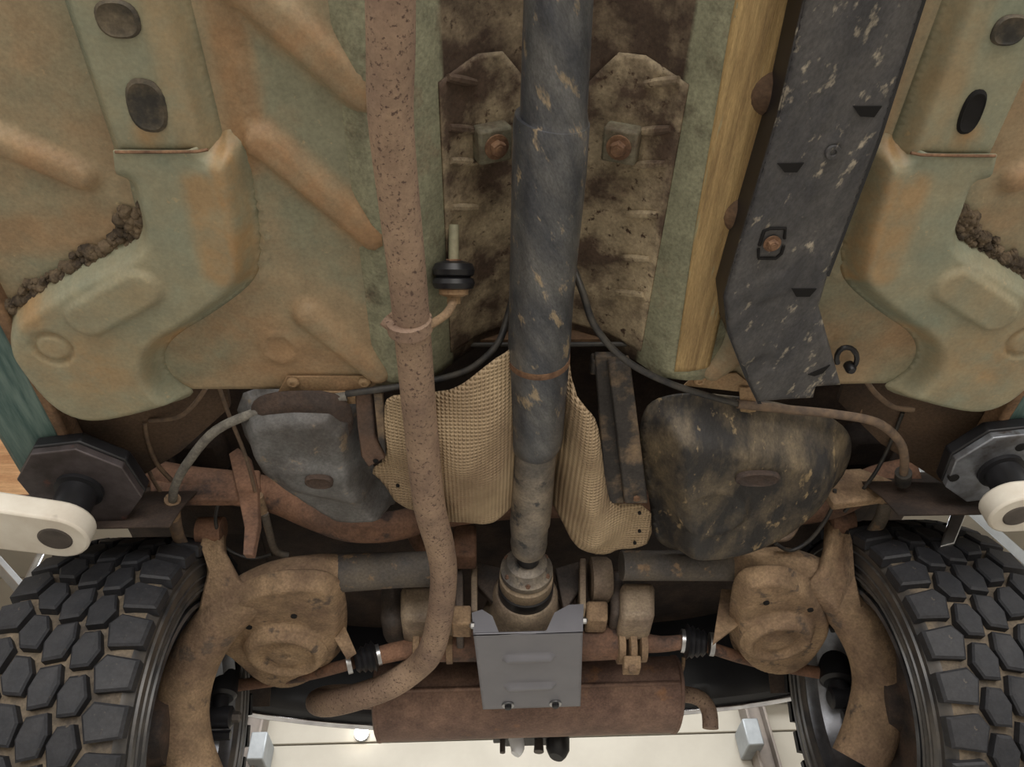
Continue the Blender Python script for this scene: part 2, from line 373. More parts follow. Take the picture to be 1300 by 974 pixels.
for i, (y0, y1, lab) in enumerate(((782, 812, 'upper dark timber plank beside left tyre'), (815, 862, 'middle dark timber plank beside left tyre'), (866, 905, 'lowest timber plank beside left tyre'))):
    o = MB().abox(-4.6, pp_.x+.1, 3.4, 3.455, P(20, y1, Y=3.4).z, P(20, y0, Y=3.4).z).build('timber_plank', 'wood_dark' if i < 2 else 'wood', None, .006)
    tag(o, lab, 'plank', 'planks on the left rack')
def toX(a, b, x): return a+(b-a)*((x-a.x)/(b.x-a.x))
def toZ(a, b, z): return a+(b-a)*((z-a.z)/(b.z-a.z))
a, b = P(-25, 690, Y=3.3), P(55, 780, Y=3.3)
o = MB().tube([toX(a, b, -4.6), toX(a, b, pp_.x+.03)], .03, 4).build('rack_beam', 'post_grey', None, .004)
tag(o, 'grey steel rack beam slanting behind the left lift arm', 'beam')
a, b = P(58, 690, Y=2.2), P(-20, 850, Y=2.2); b = toZ(a, b, 0)
o = MB().tube([Vector((a.x+.05, 2.54, zb)), a, b], .012, 12).build('steel_rod', 'steel', None)
tag(o, 'thin bright steel rod leaning left of the left tyre', 'rod')
a, b = P(1240, 655, Y=3.2), P(1330, 735, Y=3.2)
o = MB().tube([toZ(a, b, 5.2), toX(a, b, 4.6)], .035, 4).build('rack_beam', 'post_grey', None, .004)
tag(o, 'grey steel beam slanting behind the right tyre top', 'beam')
a = P(1225, 727, Y=3.3)
o = MB().abox(P(1150, 740, Y=3.3).x, 4.6, 3.27, 3.33, a.z-.03, a.z+.03).build('rack_beam', 'post_grey', None, .004)
tag(o, 'grey level steel beam just above the right tyre', 'beam')

# ================================================================== CAR UNDERBODY
body = thing('car_underbody', 'sage green dirt-covered car underbody with pressed floor, rails and central tunnel', 'car body', (0, .5, 1.85))
ZF = .88
A = lambda px, py: xy(px, py, ZF)
feats = [ridge(A(300, -30), A(462, 118), .03, .016, .55, 1.0), ridge(A(335, 178), A(475, 298), .026, .016, .55, 1.0),
         ridge(A(392, 398), A(480, 470), .026, .016, .55, .9), ridge(A(-60, 150), A(105, 222), .022, .016, .55, .9),
         ring(A(355, 440), .024, .006, .007, .6), ridge(A(284, -60), A(338, 300), .004, .005), ridge(A(338, 300), A(330, 365), .004, .005),
         ridge(A(272, -60), A(318, 200), .022, .003, .9, .9), ridge(A(240, 430), A(430, 470), .05, .0, .9, .8), ridge(A(60, 60), A(130, 190), .03, 0, .9, .5),
         ridge(A(10, 300), A(150, 290), .03, .0, .9, .7), blob(A(300, 430), .15, 1.0), blob(A(430, 460), .12, .9), blob(A(480, 60), .08, .5), blob(A(30, 60), .12, .6)]
poly = [(-.80, .05), (-.22, .05), (-.225, .60), (-.225, .775), A(505, 492), A(390, 494), A(245, 494), A(205, 475), (-.62, .80), (-.76, .74), (-.80, .66)]
panel('floor_panel', 'paint', body, poly, ZF, feats, res=.008, cha=0, mirror=True)
# tunnel
TPX = np.array([0, .05, .10, .14, .16, .175, .21, .235, .26]); TPZ = np.array([.985, .98, .955, .914, .888, .873, .866, .867, .8815])
tz = lambda x: np.interp(np.abs(x), TPX, TPZ)
def tunnel():
    X = np.linspace(-.26, .26, 105); Y = np.linspace(-.1, .765, 60); V = []; F = []
    for y in Y:
        for x in X: V.append((x, y, 1+float(tz(x))))
    n = len(X)
    for j in range(len(Y)-1):
        for i in range(n-1): F.append((j*n+i, (j+1)*n+i, (j+1)*n+i+1, j*n+i+1))
    o = MB().add(V, F).build('tunnel_panel', 'tunnel', body, recalc=False)
    at = o.data.attributes.new('dirt', 'FLOAT', 'POINT'); at.data.foreach_set('value', [float(1.6*(1 if abs(v[0]) > .142 else 0)) for v in V])
    md = o.modifiers.new('thickness', 'SOLIDIFY'); md.thickness = .003; md.offset = -1
tunnel()
# waxed strip along the right tunnel flange (hand-brushed coating, only this side)
panel('wax_strip', 'wax', body, [(.176, .02), (.228, .02), (.236, .40), (.242, .74), (.19, .75), (.178, .5), (.172, .25)], 0, zfun=lambda x, y: tz(x)-.0015, res=.007, cha=0, thick=.001)
for px, py in ((968, 118), (932, 272)):
    p = P(px, py, Z=.868); MB().lathe(p+Vector((.012, 0, .01)), DOWN, [(.03, 0), (.027, .012), (.018, .022), (.004, .026)], 20).build('boss', 'under_brown', body)
# tunnel reinforcement plates with beads and captive bolts
for s in (-1, 1):
    pl = panel('tunnel_plate', 'tunnel_plate', body, [(s*.145, .335), (s*.10, .318), (s*.07, .32), (s*.035, .365), (s*.03, .74), (s*.143, .74)], 0, zfun=lambda x, y: tz(x)-.005, res=.008, cha=0)[0]
    ys = (.352, .412, .458, .53, .60, .66) if s > 0 else (.352, .412, .455, .52)
    for yy in ys:
        q = [Vector((s*x, yy-.022*(x-.1)/.04, 1+float(tz(x))-.006)) for x in (.104, .115, .125, .136)]
        MB().tube(q, [.0045, .006, .006, .0045], 8).build('bead', 'tunnel_plate', pl)
    p = Vector((s*.087, .425, 1.952))
    nd = Vector((-s*.42, 0, -1)).normalized(); ux = nd.cross(Vector((0, 1, 0))).normalized()
    pad = MB().box(p+nd*.010, ux, (0, 1, 0), nd, .046, .046, .026).build('bolt_pad', 'pad_green', body, .004)
    bolt('bolt', 'rust_edge', pad, p+nd*.023, nd, .0105)
# side rails, front section then overlapping rear section (mirrored pair)
R = lambda px, py: xy(px, py, .875)
fr = panel('rail_front', 'rail', body, [R(50, -90), R(79, 0), R(146, 199), R(200, 200), R(288, 198), R(262, 90), R(240, 0), R(220, -90)], .85,
           [ridge(R(180, -60), R(232, 195), .003, .0016), ridge(R(205, -40), R(255, 190), .02, 0, .9, .5), blob(xy(190, 170, .85), .03, 1)], wall=(.022, .03), cha=0, res=.005, mirror=True)
rr_ = panel('rail_rear', 'rail', body, [xy(143, 192, .842), xy(144, 191, .842), xy(205, 192, .842), xy(262, 191, .842), xy(284, 178, .842), R(296, 172), R(316, 178), R(325, 250), R(333, 325), R(324, 360), R(270, 400), R(215, 432), R(205, 460), R(222, 486), R(254, 503),
                            R(192, 522), R(135, 533), R(92, 524), R(55, 500), R(15, 450), R(3, 425), R(10, 385), R(60, 350), R(125, 315), R(165, 298), R(175, 280), R(163, 240)], .842,
            [ridge(xy(112, 404, .842), xy(178, 366, .842), .03, .008, .25, .3), ring(xy(66, 443, .842), .024, .006, -.007, .7),
             ridge(R(262, 220), R(285, 330), .02, 0, .9, .8), blob(xy(225, 455, .84), .06, 1.2), blob(xy(110, 470, .84), .15, .8), blob(xy(30, 400, .84), .07, .9), ridge(R(285, 180), R(320, 345), .015, 0, .9, 1)],
            wall=(.028, .038), cha=2, res=.005, mirror=True, wmask=lambda x, y: np.maximum(sst((y-.415)/.035), sst((x+.43)/.03)))
for s, f in ((-1, fr[0]), (1, fr[1])):
    q = [P(a, b, Z=.8405) for a, b in ((146, 193), (200, 193), (250, 192.5), (264, 190))]
    MB().tube([Vector((v.x*-s, v.y, v.z)) for v in q], .0018, 6).build('rust_seam', 'rust_edge', f)
def plug(px, py, rx, ry, rot, parent, matn='plug', Z=.85, dome=.004, name='plug'):
    c = P(px, py, Z=Z); V = []; F = []; n = 24
    ca, sa = math.cos(rot), math.sin(rot)
    for k, (q, h) in enumerate(((1, .004), (1, -.002), (.86, -.0045), (.74, -.003), (.3, -dome+.001))):
        for i in range(n):
            t = 2*math.pi*i/n; x, y = (abs(math.cos(t))**.8)*math.copysign(1, math.cos(t))*rx*q, (abs(math.sin(t))**.8)*math.copysign(1, math.sin(t))*ry*q
            V.append(c+Vector((x*ca-y*sa, x*sa+y*ca, h)))
    for k in range(4):
        for i in range(n): F.append((k*n+i, k*n+(i+1) % n, (k+1)*n+(i+1) % n, (k+1)*n+i))
    F.append(tuple(range(4*n, 5*n)))
    return MB().add(V, F).build(name, matn, parent)
plug(150, 24, .022, .019, 0, fr[0]); plug(187, 134, .021, .03, .1, fr[0]); plug(1281, 38, .019, .016, 0, fr[1])
plug(1233, 142, .013, .026, -.05, fr[1], 'hole_shade', name='slot')
def mud(name, line, wd, s, seed):
    rng = random.Random(seed); mb = MB()
    for k in range(230):
        f = rng.random(); i = min(int(f*(len(line)-1)), len(line)-2); g = f*(len(line)-1)-i
        px = line[i][0]*(1-g)+line[i+1][0]*g+rng.uniform(-wd, wd); py = line[i][1]*(1-g)+line[i+1][1]*g+rng.uniform(-wd, wd)*.7
        c = P(px, py, Z=.874-rng.uniform(0, .005)); c.x *= s; r_ = rng.choice((.002, .003, .003, .004, .006))
        mb.lathe(c+Vector((0, 0, .006)), DOWN, [(r_*1.8, 0), (r_*rng.uniform(1.1, 1.5), .006), (r_*.8, .006+r_*rng.uniform(.3, .6)), (r_*.1, .007+r_*.6)], rng.choice((5, 6, 7)))
    o = mb.build(name, 'mud', body); o['kind'] = 'stuff'
mud('caked_mud', [(14, 398), (60, 362), (115, 330), (165, 300), (168, 270)], 17, 1, 1)
mud('caked_mud', [(60, 362), (115, 330), (165, 300), (168, 270)], 17, -1, 2)
# sills and rear floor, wheel housings
for s in (-1, 1):
    MB().abox(min(s*.745, s*.85), max(s*.745, s*.85), -.2, 1.02, 1.868, 2.06).build('sill', 'sill_paint', body, .012)
    MB().abox(min(s*.735, s*.752), max(s*.735, s*.752), -.2, 1.00, 1.862, 1.9).build('sill_flange', 'under_brown', body, .004)
    MB().plate([(s*.50, .78, 1.94), (s*.75, .70, 1.893), (s*.745, 1.06, 1.91), (s*.62, .99, 1.945), (s*.52, .90, 1.96)], (0, 0, .01)).build('sill_end_panel', 'under_mid', body)
    V = []; F = []; n = 18
    for i in range(n+1):
        t = math.radians(165-138*i/n); z = 1.70+.43*math.sin(t)
        for x in (.61, .90): V.append((s*x, 1.44+.43*math.cos(t), z))
    for i in range(n): F.append((2*i, 2*i+1, 2*i+3, 2*i+2))
    o = MB().add(V, F).build('wheel_housing', 'under_dark', body); md = o.modifiers.new('thickness', 'SOLIDIFY'); md.thickness = .004
panel('rear_floor', 'under_dark', body, [(-.80, .74), (.80, .74), (.80, 2.0), (-.80, 2.0)], 1.10, zfun=lambda x, y: .1*np.clip((y-1.2), 0, 1)-.25*np.clip(.9-y, 0, 1), res=.04, cha=0)
MB().abox(-.30, .30, .755, .77, 1.955, 2.08).build('tunnel_end_flange', 'under_brown', body)
MB().tube([P(572, 438, Z=.945), P(812, 437, Z=.93)], .004, 8).build('edge_bead', 'cable_black', body)

# floor-edge brackets that hold the cables
def edge_bracket(label, px, tab, bolts):
    t = thing('cable_bracket', label, 'bracket', P(px[0][0], px[0][1], Z=.874))
    MB().plate([P(a, b, Z=.874) for a, b in px], (0, 0, .003)).build('plate', 'bracket_tan', t, .001)
    q = [P(a, b, Z=.868) for a, b in tab]; MB().plate(q, (0, 0, .004)).build('tab', 'bracket_tan', t, .001)
    for a, b in bolts: MB().lathe(P(a, b, Z=.873), DOWN, [(.0095, 0), (.0095, .003), (.006, .006), (.0035, .006), (.0035, .004)], 16).build('rivet', 'bracket_tan', t)
edge_bracket('tan cable bracket riveted to left floor edge', [(352, 500), (364, 478), (476, 478), (478, 488), (460, 500)], [(395, 498), (456, 498), (455, 513), (397, 515)], [(372, 485), (463, 485)])
edge_bracket('tan cable bracket riveted to right floor edge beside black cover', [(868, 490), (884, 475), (936, 474), (960, 494), (940, 498)], [(939, 492), (960, 494), (960, 523), (940, 526)], [(888, 482)])

# ================================================================== BLACK PLASTIC UNDER-COVER
cov = thing('under_cover', 'long black plastic under-cover with slots screwed along right floor', 'cover', P(1030, 300, Z=.83))
ZC = .814
pc = [(1003, -80), (1198, -80), (1176, 0), (1118, 180), (1053, 351), (1041, 392), (1060, 460), (1069, 492), (1037, 494), (1034, 508), (962, 513), (945, 478), (924, 425), (919, 380), (932, 335), (988, 150), (1022, 0)]
q = [P(a, b, Z=ZC) for a, b in pc]
panel('shell', 'black_cover', cov, [(v.x, v.y) for v in q], ZC, [ring(xy(1057, 193, ZC), .012, .004, .003, 0), ridge(xy(965, 370, ZC), xy(985, 362, ZC), .02, .003, .3), ridge(xy(945, 475, ZC), xy(972, 462, ZC), .016, -.004, .3)],
      wall=(.006, .006), cha=0, res=.006, thick=.003)
MB().plate([P(a, b, Z=ZC+.004) for a, b in ((1003, -80), (1022, 0), (988, 150), (932, 335), (919, 380), (924, 425), (945, 478), (962, 513))] +
           [P(a, b, Z=ZC+.004)+Vector((.006, 0, 0)) for a, b in ((962, 513), (945, 478), (924, 425), (919, 380), (932, 335), (988, 150), (1022, 0), (1003, -80))], (0, 0, .056)).build('side_wall', 'rubber', cov)
MB().plate([P(a, b, Z=ZC+.004) for a, b in ((1198, -80), (1176, 0), (1118, 180), (1053, 351))]+[P(a, b, Z=ZC+.004)-Vector((.006, 0, 0)) for a, b in ((1053, 351), (1118, 180), (1176, 0), (1198, -80))], (0, 0, .03)).build('side_wall', 'bumper', cov)
for pts in ([(1083, 135), (1120, 135), (1110, 149), (1092, 148)], [(987, 208), (1021, 207), (1012, 219), (996, 219)], [(1005, 367), (1037, 367), (1028, 377), (1011, 377)], [(1026, 476), (1054, 464), (1045, 474), (1034, 478)]):
    MB().plate([P(a, b, Z=ZC-.0015) for a, b in pts], (0, 0, .004)).build('slot', 'hole_shade', cov)  # solid dark plates, the shade of the cut-outs put into their colour
c = P(980, 309, Z=ZC-.002)
rc = MB()
for pth in ([(964, 312), (970, 293), (978, 290), (997, 290), (996, 303)], [(963, 316), (963, 328), (985, 328), (992, 322), (995, 312)]):
    rc.tube([P(a, b, Z=ZC-.001) for a, b in pth], .0022, 6)
rc.build('bolt_recess', 'hole_shade', cov); bolt('bolt', 'rust_edge', cov, c, DOWN, .007)
MB().lathe(P(1057, 193, Z=ZC-.002), DOWN, [(.009, 0), (.008, .003), (.004, .003), (.003, .001)], 18).build('clip', 'black_cover', cov)
t = thing('hose_clip', 'small black ring clip beside lower end of black cover', 'clip', P(1075, 456, Z=.87))
MB().tube([P(1075+13*math.cos(k*.4), 455-14*math.sin(k*.4), Z=.862) for k in range(-2, 10)], .004, 8).build('ring', 'rubber', t)
MB().lathe(P(1077, 463, Z=.87), DOWN, [(.008, 0), (.008, .012), (.005, .016)], 14).build('stud', 'rubber', t)

# ================================================================== PROPELLER SHAFT
ds = thing('drive_shaft', 'dark scuffed propeller shaft running down the tunnel centre', 'drive shaft', P(690, 300, Z=.87))
def shaft_part(name, mt, pts, seg=36, n=4):
    q = [P(a, b, Z=z) for a, b, z, w_ in pts]; r = [rad(p, w_) for p, (_, _, _, w_) in zip(q, pts)]
    return MB().tube(q, r, seg, 0).build(name, mt, ds)
shaft_part('front_tube', 'shaft', [(712, -60, .868, 92), (709, 0, .868, 89), (703, 140, .868, 86), (703, 148, .868, 88), (702, 154, .868, 94)])
shaft_part('main_tube', 'shaft', [(701, 150, .868, 96), (700, 156, .868, 98), (697, 222, .868, 95), (692, 300, .868, 88), (687, 380, .868, 82), (684, 452, .868, 78.5)])
MB().tube([P(684, 450, Z=.868), P(684, 457, Z=.868)], [rad(P(684, 450, Z=.868), 80)]*2, 36).build('weld_ring', 'rust_edge', ds)
shaft_part('coupling_sleeve', 'shaft', [(684, 457, .868, 77.5), (682, 500, .868, 74), (680, 552, .868, 70), (680, 560, .868, 67), (679, 568, .868, 58)])
shaft_part('rear_tube', 'shaft_dusty', [(679, 564, .868, 56), (675, 640, .868, 52), (673, 662, .868, 51)])
shaft_part('end_ring', 'shaft_dusty', [(673, 660, .868, 49), (672, 664, .868, 49), (672, 682, .868, 46), (671.5, 688, .868, 47), (671, 696, .868, 44), (671, 700, .868, 36)])
shaft_part('joint_neck', 'rubber', [(671, 696, .868, 28), (669, 735, .868, 28)])
yk = P(669, 716, Z=.868); AX = Vector((-.0, 1, -.02)).normalized()
fg = MB().lathe(yk, AX, [(.024, -.012), (.038, -.006), (.044, .010), (.050, .014), (.050, .026), (.047, .030)], 36).build('flange', 'shaft_dusty', ds)
for k in range(6):
    t_ = 2*math.pi*(k+.5)/6; c = yk+Vector((math.cos(t_)*.0435, 0, math.sin(t_)*.0435))+AX*.013
    bolt('bolt', 'rust_red', ds, c, -AX, .0052, .006, False)

# ================================================================== DIFFERENTIAL
df = thing('differential', 'rear differential housing with pinion nose and tan side mounts', 'differential', (0, 1.42, 1.86))
pn = yk+AX*.030
MB().lathe(pn, AX, [(.047, 0), (.052, .006), (.052, .03), (.05, .034)], 36).build('pinion_flange', 'diff_tan', df)
MB().lathe(pn+AX*.03, AX, [(.05, 0), (.054, .004), (.054, .03)], 36).build('pinion_seal', 'rubber', df)
MB().lathe(pn+AX*.058, AX, [(.058, 0), (.064, .008), (.066, .03), (.07, .06), (.085, .09)], 36).build('pinion_nose', 'diff_tan', df)
hb = MB().lathe(pn+AX*.14, AX, [(.06, 0), (.08, .01), (.095, .05), (.10, .10), (.095, .16), (.07, .20), (.02, .215)], 28)
hb.build('housing', 'diff', df)
def pbox(name, mt, parent, x0, y0, x1, y1, Yd, th, bevel=.008):
    a, b, c, d = P(x0, y0, Y=Yd), P(x1, y0, Y=Yd), P(x1, y1, Y=Yd), P(x0, y1, Y=Yd)
    return MB().plate([a, b, c, d], (0, th, 0)).build(name, mt, parent, bevel)
pbox('side_case', 'diff_tan', df, 508, 742, 582, 786, 1.32, .10, .012)
pbox('side_case', 'diff', df, 482, 735, 512, 790, 1.36, .10, .02)
pbox('case_flange', 'diff', df, 578, 708, 588, 790, 1.30, .10, .003)
pbox('case_flange', 'diff_tan', df, 598, 712, 606, 776, 1.31, .10, .003)
pbox('mount_lug', 'rust', df, 573, 768, 598, 792, 1.29, .05, .004)
pbox('case_flange', 'diff_tan', df, 736, 708, 744, 772, 1.30, .10, .003)
a, b = P(748, 736, Y=1.34), P(776, 736, Y=1.34)
MB().lathe(a, b-a, [(.036, 0), (.046, .004), (.046, .036), (.04, .044)], 28).build('mount_bush', 'diff_tan', df)
pbox('mount_arm', 'rust', df, 744, 762, 772, 787, 1.33, .05, .006)
pbox('mount_block', 'diff_tan', df, 788, 738, 832, 784, 1.31, .09, .012)
pbox('mount_block', 'diff', df, 776, 722, 792, 780, 1.33, .08, .01)
for s in (-1, 1):                                                     # web between nose and mounts
    MB().plate([(s*.05, 1.33, 1.93), (s*.11, 1.34, 1.955), (s*.11, 1.34, 1.90), (s*.06, 1.33, 1.83)], (0, .02, 0)).build('web', 'diff', df, .003)

# ================================================================== SKID PLATE
sk = thing('skid_plate', 'plain grey bent steel guard plate bolted under the differential', 'guard plate', P(670, 850, Z=.76))
zs = .757
top = [P(601, 806, Z=zs), P(740, 802, Z=zs), P(737, 897, Z=zs), P(613, 901, Z=zs)]
pxs = [(v.x, v.y) for v in top]
panel('plate', 'skid', sk, pxs, zs, [ridge(xy(646, 836, zs), xy(696, 834, zs), .013, .009, .45), ridge(xy(648, 872, zs), xy(697, 870, zs), .012, .009, .45)], cha=0, res=.006, thick=.004)
y0 = top[0].y; y1 = top[1].y
lip = [top[0], P(599, 778, Y=y0), P(612, 774, Y=y0), P(625, 782, Y=y0), P(634, 805, Y=y0), P(640, 806, Y=y0), P(688, 803, Y=y1), P(694, 800, Y=y1), P(704, 778, Y=y1), P(722, 768, Y=y1), P(741, 767, Y=y1), top[1]]
MB().plate(lip, (0, .004, 0)).build('lip', 'skid', sk)
for px, py in ((645, 895), (705, 893)):
    p = P(px, py, Z=zs-.001); MB().lathe(p, DOWN, [(.0125, 0), (.0125, .003)], 20).build('washer', 'steel', sk)
    MB().lathe(p, DOWN, [(.0085, 0), (.008, .008), (.005, .010)], 6).build('bolt', 'rubber', sk)
for s, (px, py) in ((-1, (602, 806)), (1, (740, 800))):
    pp = P(px, py-12, Y=y0)
    MB().lathe(pp, (s, 0, 0), [(.006, 0), (.006, .006), (.003, .009)], 6).build('side_bolt', 'steel', sk)

# ================================================================== EXHAUST
ex = thing('exhaust_pipe', 'rust-speckled brown exhaust pipe running left of the propeller shaft', 'exhaust pipe', P(520, 400, Z=.8))
ep = [(495, -60, .77, 66), (496, 60, .775, 63), (496, 150, .78, 59), (507, 260, .79, 53), (517, 350, .795, 49), (526, 450, .80, 46), (534, 540, .80, 43), (545, 640, .80, 41), (560, 700, .80, 36.5), (563, 740, .795, 34), (557, 790, .785, 33.5), (547, 826, .775, 34)]
q = [P(a, b, Z=z) for a, b, z, _ in ep]
rm = [rad(p, w_) for p, (_, _, _, w_) in zip(q, ep)]
q2 = [(P(530, 846, Y=1.44), 34), (P(495, 870, Y=1.49), 34), (P(450, 886, Y=1.55), 33), (P(418, 893, Y=1.61), 33), (P(404, 891, Y=1.68), 31), (P(425, 885, Y=1.74), 30), (P(485, 885, Y=1.75), 30)]
q += [a for a, _ in q2]; rm += [rad(a, b) for a, b in q2]
MB().tube(q, rm, 24, 8).build('pipe', 'exhaust', ex)
# clamp ring with hanger rod, and the rubber hanger it hooks into
c0, c1 = P(519, 405, Z=.797), P(521, 418, Z=.797)
MB().tube([c0+(c0-c1)*.1, c0, c1, c1+(c1-c0)*.1], [.0255, .0295, .0295, .0255], 28).build('clamp', 'exhaust', ex)
MB().tube([P(488, 406, Z=.80), P(496, 412, Z=.795), P(505, 416, Z=.785)], .009, 10, 3).build('clamp_ear', 'exhaust', ex)
MB().tube([P(538, 416, Z=.79), P(552, 409, Z=.80), P(567, 398, Z=.82), P(575, 384, Z=.85), P(577, 366, Z=.86)], .0058, 12, 6).build('hanger_rod', 'rust', ex)
hg = thing('rubber_hanger', 'round black rubber exhaust hanger beside the tunnel', 'hanger', P(576, 345, Z=.88))
pc_ = P(576, 348, Z=.875); axh = (P(577, 300, Z=.90)-P(577, 370, Z=.86)).normalized()
MB().lathe(pc_-axh*.022, axh, [(.013, 0), (.026, .003), (.029, .010), (.027, .016), (.022, .018), (.027, .021), (.029, .028), (.025, .036), (.012, .04)], 28).build('rubber_body', 'rubber', hg)
MB().lathe(pc_-axh*.030, axh, [(.012, 0), (.020, .003), (.020, .010)], 20).build('washer', 'bracket_tan', hg)
MB().lathe(pc_-axh*.040, axh, [(.009, 0), (.009, .012)], 6).build('nut', 'bracket_tan', hg)
MB().tube([pc_+axh*.01, pc_+axh*.065], .007, 12).build('pin', 'rail', hg)
MB().lathe(pc_+axh*.015+DOWN*.006, axh, [(.010, 0), (.010, .008)], 6).build('pin_nut', 'rust_edge', hg)

mf = thing('muffler', 'rusty oval rear muffler lying across behind the guard plate', 'muffler', P(665, 900, Y=1.72))
a, b = P(478, 893, Y=1.75), P(858, 882, Y=1.75)
V = []; F = []; n = 40; prof = [(.90, 0), (.97, .004), (1.03, .006), (1.03, .014), (1, .018), (1, .5), (1, .982), (1.03, .986), (1.03, .994), (.97, .996), (.90, 1)]
L = b-a; ux = L.normalized()
for r, h in prof:
    c = a+L*h
    for k in range(n):
        t_ = 2*math.pi*k/n; V.append(c+Vector((0, math.cos(t_)*.115*r, math.sin(t_)*.075*r)))
for i in range(len(prof)-1):
    for k in range(n): F.append((i*n+k, i*n+(k+1) % n, (i+1)*n+(k+1) % n, (i+1)*n+k))
F += [tuple(range(n)), tuple(range((len(prof)-1)*n, len(prof)*n))]
MB().add(V, F).build('shell', 'muffler', mf)
MB().box(a+L*.5+Vector((0, -.112, -.028)), ux, (0, 1, 0), (0, 0, 1), L.length*.96, .012, .007).build('lock_seam', 'muffler', mf, .002)
ytube('tail_pipe', 'exhaust', mf, [(850, 882, 1.76), (872, 882, 1.76), (890, 888, 1.77), (900, 903, 1.78), (902, 925, 1.79)], 20, 14)
ytube('hanger_rod', 'rust', mf, [(855, 880, 1.7), (866, 850, 1.68), (868, 835, 1.66)], 5, 8)

# ================================================================== TRAILING ARMS
def trailing_arm(label, tubepts, seatpts, seatZ, dish, dish_r, holes, horn, bush, gus, darkpts):
    p0 = P(tubepts[3][0], tubepts[3][1], Y=tubepts[3][2]); t = thing('trailing_arm', label, 'suspension arm', p0)
    q = [P(a, b, Y=c) for a, b, c, _ in tubepts]; r = [rad(p, w_) for p, (_, _, _, w_) in zip(q, tubepts)]
    MB().tube(q, r, 24, 8).build('tube', 'rust', t)
    q = [P(a, b, Y=c) for a, b, c, _ in darkpts]; r = [rad(p, w_) for p, (_, _, _, w_) in zip(q, darkpts)]
    MB().tube(q, r, 24, 4).build('inner_sleeve', 'arm_dark', t)
    pts = [xy(a, b, seatZ) for a, b in seatpts]; dc = xy(dish[0], dish[1], seatZ-.02)
    def zf(x, y):
        d = np.hypot(x-dc[0], (y-dc[1])); R_ = dish_r
        return -.026*(1-sst((d-R_*.78)/(R_*.22))) + .010*(1-sst((d-R_*.60)/(R_*.07))) - .004*(1-sst((d-R_*.34)/(R_*.12))) + .004*(1-sst((d-R_*.05)/(R_*.05)))
    seat = panel('spring_seat', 'rust', t, pts, seatZ, zfun=zf, wall=(.02, .03), cha=2, res=.006, thick=.005)[0]
    MB().lathe(Vector((dc[0], dc[1], 1+seatZ-.024)), (0, 0, 1), [(dish_r*.80, .004), (dish_r*.93, .014), (dish_r*.95, .055)], 36, False).build('seat_wall', 'rust', seat)
    for hx_, hy in holes:
        MB().lathe(P(hx_, hy, Z=seatZ-.002), DOWN, [(.0058, -.012), (.0058, .001), (.001, .0012)], 14).build('hole', 'hole_shade', seat)
    MB().plate([P(a, b, Y=c) for a, b, c in horn], (0, .03, .006)).build('pivot_horn', 'rust', t, .010, bseg=4)
    a = P(bush[0], bush[1], Y=bush[2]); MB().lathe(a-Vector((.025, 0, 0)), (1, 0, 0), [(.016, 0), (.026, .002), (.026, .048), (.016, .05)], 24).build('pivot_bush', 'rust_red', t)
    MB().plate([P(x, y, Y=1.36) for x, y in gus], (0, .006, 0)).build('gusset', 'rust', t)
    return t
trailing_arm('rusty curved trailing arm with round spring seat in front of left wheel',
    [(432, 728, 1.235, 48), (400, 730, 1.235, 52), (345, 742, 1.25, 56), (292, 775, 1.29, 60), (252, 828, 1.35, 62), (232, 890, 1.41, 66), (236, 950, 1.46, 66), (255, 1000, 1.50, 64)],
    [(250, 815), (262, 785), (300, 758), (345, 742), (428, 742), (440, 790), (436, 835), (424, 852), (402, 869), (380, 878), (358, 880), (334, 876), (312, 864), (290, 843)], .80, (362, 834), .086,
    [(373, 783), (316, 797), (284, 822)], [(255, 664, 1.18), (282, 664, 1.18), (284, 696, 1.19), (304, 734, 1.21), (335, 756, 1.235), (300, 800, 1.29), (248, 806, 1.31), (250, 770, 1.27), (262, 725, 1.21), (257, 694, 1.19)], (268, 674, 1.19),
    [(412, 790), (432, 782), (452, 828), (440, 836)], [(565, 722, 1.225, 44), (500, 724, 1.228, 45), (426, 728, 1.236, 49)])
trailing_arm('rusty curved trailing arm with round spring seat in front of right wheel',
    [(925, 717, 1.255, 40), (960, 718, 1.26, 44), (1005, 722, 1.27, 50), (1055, 750, 1.31, 58), (1098, 805, 1.37, 62), (1116, 862, 1.43, 64), (1108, 920, 1.48, 66), (1090, 968, 1.52, 66)],
    [(1066, 800), (1052, 768), (1015, 738), (975, 734), (938, 742), (930, 790), (930, 832), (944, 850), (964, 860), (988, 863), (1012, 860), (1034, 847), (1052, 826)], .80, (988, 816), .078,
    [(973, 766), (1029, 775), (1058, 801)], [(1052, 652, 1.20), (1078, 652, 1.20), (1082, 690, 1.21), (1086, 730, 1.23), (1104, 790, 1.33), (1060, 780, 1.31), (1022, 745, 1.25), (1042, 718, 1.225), (1050, 690, 1.21)], (1066, 662, 1.21),
    [(916, 748), (944, 750), (942, 790), (905, 818)], [(789, 718, 1.245, 38), (850, 718, 1.25, 38), (930, 717, 1.256, 41)])

